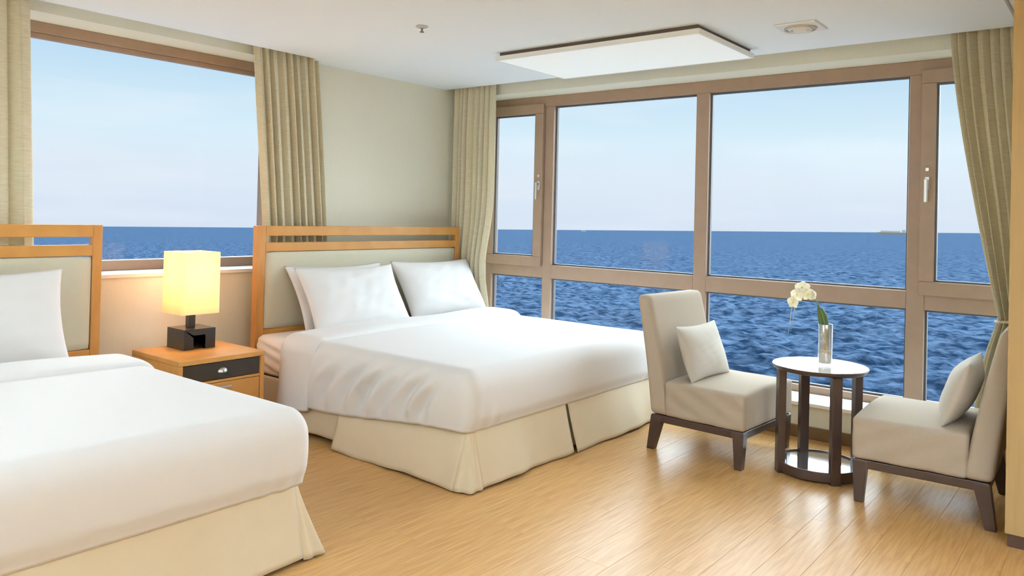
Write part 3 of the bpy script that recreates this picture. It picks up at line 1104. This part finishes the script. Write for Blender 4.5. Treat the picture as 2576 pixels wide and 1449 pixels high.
# ================================================================== round table with vase
TX, TY, TZ = 3.312, -0.885, 0.575
tb = empty('side_table', (TX, TY, 0))
tag(tb, 'round dark wood side table with glossy top between the two chairs', 'table')
lathe('table_top', [(0.0, TZ - 0.026), (0.225, TZ - 0.026), (0.236, TZ - 0.022), (0.243, TZ - 0.010), (0.243, TZ - 0.004), (0.240, TZ - 0.001)], (TX, TY, 0), M_espr, tb, 72)
lathe('glass_inlay', [(0.240, TZ - 0.002), (0.2395, TZ), (0.0, TZ)], (TX, TY, 0), M_tglass, tb, 72)
lathe('base_ring', [(0.0, 0.012), (0.212, 0.012), (0.216, 0.016), (0.216, 0.058), (0.212, 0.062), (0.205, 0.062), (0.205, 0.054)], (TX, TY, 0), M_espr, tb, 72)
lathe('base_mirror', [(0.205, 0.0545), (0.0, 0.0545)], (TX, TY, 0), M_mirror, tb, 72)
view_a = math.atan2(CAM.y - TY, CAM.x - TX)
for k, da in enumerate((0.40, 0.40 + PI / 2, 0.40 + PI, 0.40 + 3 * PI / 2)):
    a = view_a + da
    rad = Vector((math.cos(a), math.sin(a), 0))
    tan = Vector((-math.sin(a), math.cos(a), 0))
    cpt = Vector((TX, TY, 0)) + rad * 0.206
    pts = []
    for z in (0.0, TZ - 0.0265):
        for r_, t_ in ((-0.020, -0.025), (0.020, -0.025), (0.020, 0.025), (-0.020, 0.025)):
            q = cpt + rad * r_ + tan * t_
            pts.append((q.x, q.y, z))
    hexa('leg', pts, M_espr, tb, 0.003)

VX, VY = 3.335, -0.875
vs = empty('glass_vase', (VX, VY, TZ))
tag(vs, 'clear cylinder vase with pale sand on the round table', 'vase')
z0 = TZ + 0.0006
lathe('cylinder', [(0.0, 0.0), (0.036, 0.0), (0.037, 0.002), (0.037, 0.218), (0.0365, 0.219), (0.034, 0.218), (0.034, 0.012), (0.0, 0.012)], (VX, VY, z0), M_vase, vs, 40)
lathe('sand', [(0.0, 0.0125), (0.031, 0.0125), (0.032, 0.016), (0.032, 0.072), (0.026, 0.078), (0.0, 0.08)], (VX, VY, z0), M_sand, vs, 32)

orch = empty('orchid', (VX, VY, z0 + 0.075))
tag(orch, 'white orchid spray with one green leaf arching from the glass vase', 'flower')
rgt = Vector((_R.x, _R.y, 0)).normalized()          # direction parallel to the window side seen to the right
bk = Vector((-rgt.y, rgt.x, 0))
B0 = Vector((VX, VY, z0 + 0.078))
pt = lambda a, b, d=0.0: B0 + rgt * a + Vector((0, 0, b)) + bk * d
stem = [pt(0.004, 0), pt(0.004, 0.06), pt(-0.004, 0.13), pt(-0.022, 0.20), pt(-0.05, 0.262), pt(-0.085, 0.295), pt(-0.125, 0.300), pt(-0.16, 0.275), pt(-0.19, 0.235)]
tube('stem', stem, [0.0035] * 4 + [0.003] * 3 + [0.0022] * 2, M_stem, orch, 8)


def leaf(path, widths, material, name, parent, cup=0.25, side=None):
    side = side or rgt
    n, m = len(path), 7
    P = np.zeros((n, m, 3))
    for i, p in enumerate(path):
        d = (path[min(i + 1, n - 1)] - path[max(i - 1, 0)]).normalized()
        a = (side - d * side.dot(d)).normalized()
        b = d.cross(a)
        for j, s in enumerate(np.linspace(-1, 1, m)):
            q = p + a * s * widths[i] + b * (cup * widths[i] * s * s)
            P[i, j] = q
    return grid(name, P, material, parent, solid=0.0014)


lf = [pt(0.002, 0.0, 0.006), pt(0.003, 0.05, 0.008), pt(0.002, 0.10, 0.012), pt(-0.002, 0.145, 0.014), pt(-0.012, 0.185, 0.014), pt(-0.026, 0.215, 0.012), pt(-0.042, 0.238, 0.01)]
leaf(lf, [0.003, 0.007, 0.016, 0.027, 0.026, 0.016, 0.002], M_leaf, 'leaf', orch)


def blossom(c, face, up, size):
    f = Vector(face).normalized()
    a = (Vector(up) - f * f.dot(Vector(up))).normalized()
    b = f.cross(a)
    bl = None
    for k, (ang, ln, wd) in enumerate(((90, 1.0, 0.40), (18, 1.0, 0.58), (162, 1.0, 0.58), (-50, 0.95, 0.38), (-130, 0.95, 0.38))):
        t = math.radians(ang)
        d = a * math.sin(t) + b * math.cos(t)
        path = [c + d * (size * ln * s) + f * (size * (0.22 * math.sin(s * 2.4) - 0.10 * s * s)) for s in np.linspace(0.02, 1, 8)]
        ws = [size * wd * w for w in (0.12, 0.42, 0.75, 0.96, 1.0, 0.86, 0.55, 0.08)]
        side = d.cross(f)
        leaf(path, ws, M_petal, 'petal', orch, 0.2, side)
    lathe('lip', [(0.0, 0.0), (size * .09, size * .05), (size * .12, size * .14), (size * .06, size * .2), (0.0, size * .2)], c - Vector((0, 0, size * .1)) + f * size * 0.12, M_yolk, orch, 14)


cdir = (CAM - B0).normalized()
blossom(pt(-0.105, 0.300, -0.012), cdir * 0.8 + rgt * 0.35 + Vector((0, 0, 0.1)), (0, 0, 1), 0.040)
blossom(pt(-0.133, 0.333, -0.008), cdir * 0.7 - rgt * 0.2 + Vector((0, 0, 0.45)), (0, 0, 1), 0.042)
blossom(pt(-0.160, 0.295, -0.014), cdir * 0.9 - rgt * 0.5, (0, 0, 1), 0.040)
blossom(pt(-0.182, 0.255, -0.012), cdir * 0.7 - rgt * 0.6 - Vector((0, 0, 0.3)), (0, 0, 1), 0.036)
blossom(pt(-0.078, 0.296, -0.010), cdir * 0.8 + rgt * 0.7, (0, 0, 1), 0.030)
tube('aerial_root', [pt(-0.165, 0.26), pt(-0.168, 0.21), pt(-0.178, 0.15), pt(-0.184, 0.11)], [0.0016, 0.0014, 0.0012, 0.0008], M_root, orch, 6)
tube('aerial_root', [pt(-0.178, 0.25), pt(-0.188, 0.20), pt(-0.193, 0.13), pt(-0.204, 0.075)], [0.0016, 0.0014, 0.0012, 0.0008], M_root, orch, 6)

# ================================================================== ceiling fittings
cl = empty('ceiling_light', (2.05, -0.92, 2.34))
tag(cl, 'large rectangular white light panel hung below the ceiling', 'ceiling light')
lx0, lx1, ly0, ly1 = 1.345, 2.775, -1.315, -0.53
boxes('shade_spacer', [(lx0 + 0.02, lx1 - 0.02, ly0 + 0.02, ly1 - 0.02, 2.376, 2.3995)], M_gap, cl)  # inset spacer, its dark colour stands in for the shade above the panel
frame_ = boxes('trim', [(lx0, lx1, ly0, ly0 + 0.012, 2.346, 2.375), (lx0, lx1, ly1 - 0.012, ly1, 2.346, 2.375),
                        (lx0, lx0 + 0.012, ly0 + 0.012, ly1 - 0.012, 2.346, 2.375), (lx1 - 0.012, lx1, ly0 + 0.012, ly1 - 0.012, 2.346, 2.375)], M_white, cl, 0.002)
box('diffuser', lx0 + 0.0125, lx1 - 0.0125, ly0 + 0.0125, ly1 - 0.0125, 2.348, 2.374, M_panelglow, cl, 0.0)

cv = empty('ceiling_vent', (3.20, -0.955, 2.385))
tag(cv, 'square white ceiling vent with round diffuser near the right', 'vent')
rz = 0.0
box('plate', 3.085, 3.305, -1.065, -0.845, 2.390, 2.3995, M_white, cv, 0.003)
for ra, rb, zz in ((0.085, 0.076, 2.380), (0.062, 0.054, 2.376)):
    lathe('diffuser_ring', [(rb, 0.0098), (rb, 0.002), (ra - 0.004, 0.0), (ra, 0.004), (ra, 0.0098)], (3.195, -0.955, zz + 0.0), M_grey if ra > 0.08 else M_white, cv, 40)
lathe('centre_cap', [(0.0, 0.0), (0.036, 0.002), (0.040, 0.008), (0.040, 0.018), (0.0, 0.018)], (3.195, -0.955, 2.372), M_white, cv, 32)

sp = empty('sprinkler_head', (1.444, -2.09, 2.365))
tag(sp, 'small dark sprinkler head on the ceiling above the beds', 'sprinkler')
lathe('escutcheon', [(0.0, 0.012), (0.034, 0.012), (0.036, 0.009), (0.022, 0.002), (0.012, 0.0), (0.0, 0.0)], (1.444, -2.09, 2.3875), M_grey, sp, 28)
lathe('nozzle', [(0.0, 0.0), (0.013, 0.0), (0.013, 0.003), (0.005, 0.005), (0.007, 0.022), (0.0, 0.022)], (1.444, -2.09, 2.3655), M_chrome, sp, 20)

# ------------------------------------------------------------------ fill lamps added out of view to brighten the ceiling
lens_m = emit('fill_glow', (255, 250, 240), 4.0)
for k, (x, y, lab, en) in enumerate(((5.9, -4.6, 'tall added fill lamp standing unseen to the right of the viewpoint', 320.0),
                                     (1.6, -6.9, 'tall added fill lamp standing unseen beyond the left bed', 190.0))):
    fl = empty('fill_uplighter', (x, y, 0))
    tag(fl, lab, 'floor lamp', 'added fill lights')
    lathe('base', [(0.0, 0.0), (0.15, 0.0), (0.152, 0.006), (0.14, 0.02), (0.02, 0.03), (0.0, 0.03)], (x, y, 0.0005), M_black, fl, 32)
    lathe('pole', [(0.0, 0.0), (0.012, 0.0), (0.012, 1.64), (0.0, 1.64)], (x, y, 0.031), M_black, fl, 16)
    lathe('bowl', [(0.0, 0.0), (0.03, 0.0), (0.10, 0.035), (0.16, 0.10), (0.156, 0.10), (0.097, 0.04), (0.03, 0.008), (0.0, 0.008)], (x, y, 1.672), M_white, fl, 32)
    lathe('lens', [(0.0, 0.0), (0.10, 0.0)], (x, y, 1.725), lens_m, fl, 32)
    ld = bpy.data.lights.new('fill_beam', 'AREA')
    ld.shape = 'DISK'
    ld.size = 0.2
    ld.energy = en
    ld.color = (0.74, 0.87, 1.0)
    lo = bpy.data.objects.new('fill_beam', ld)
    COL.objects.link(lo)
    lo.parent = fl
    lo.location = (0, 0, 1.735)
    lo.rotation_euler = (PI, 0, 0)
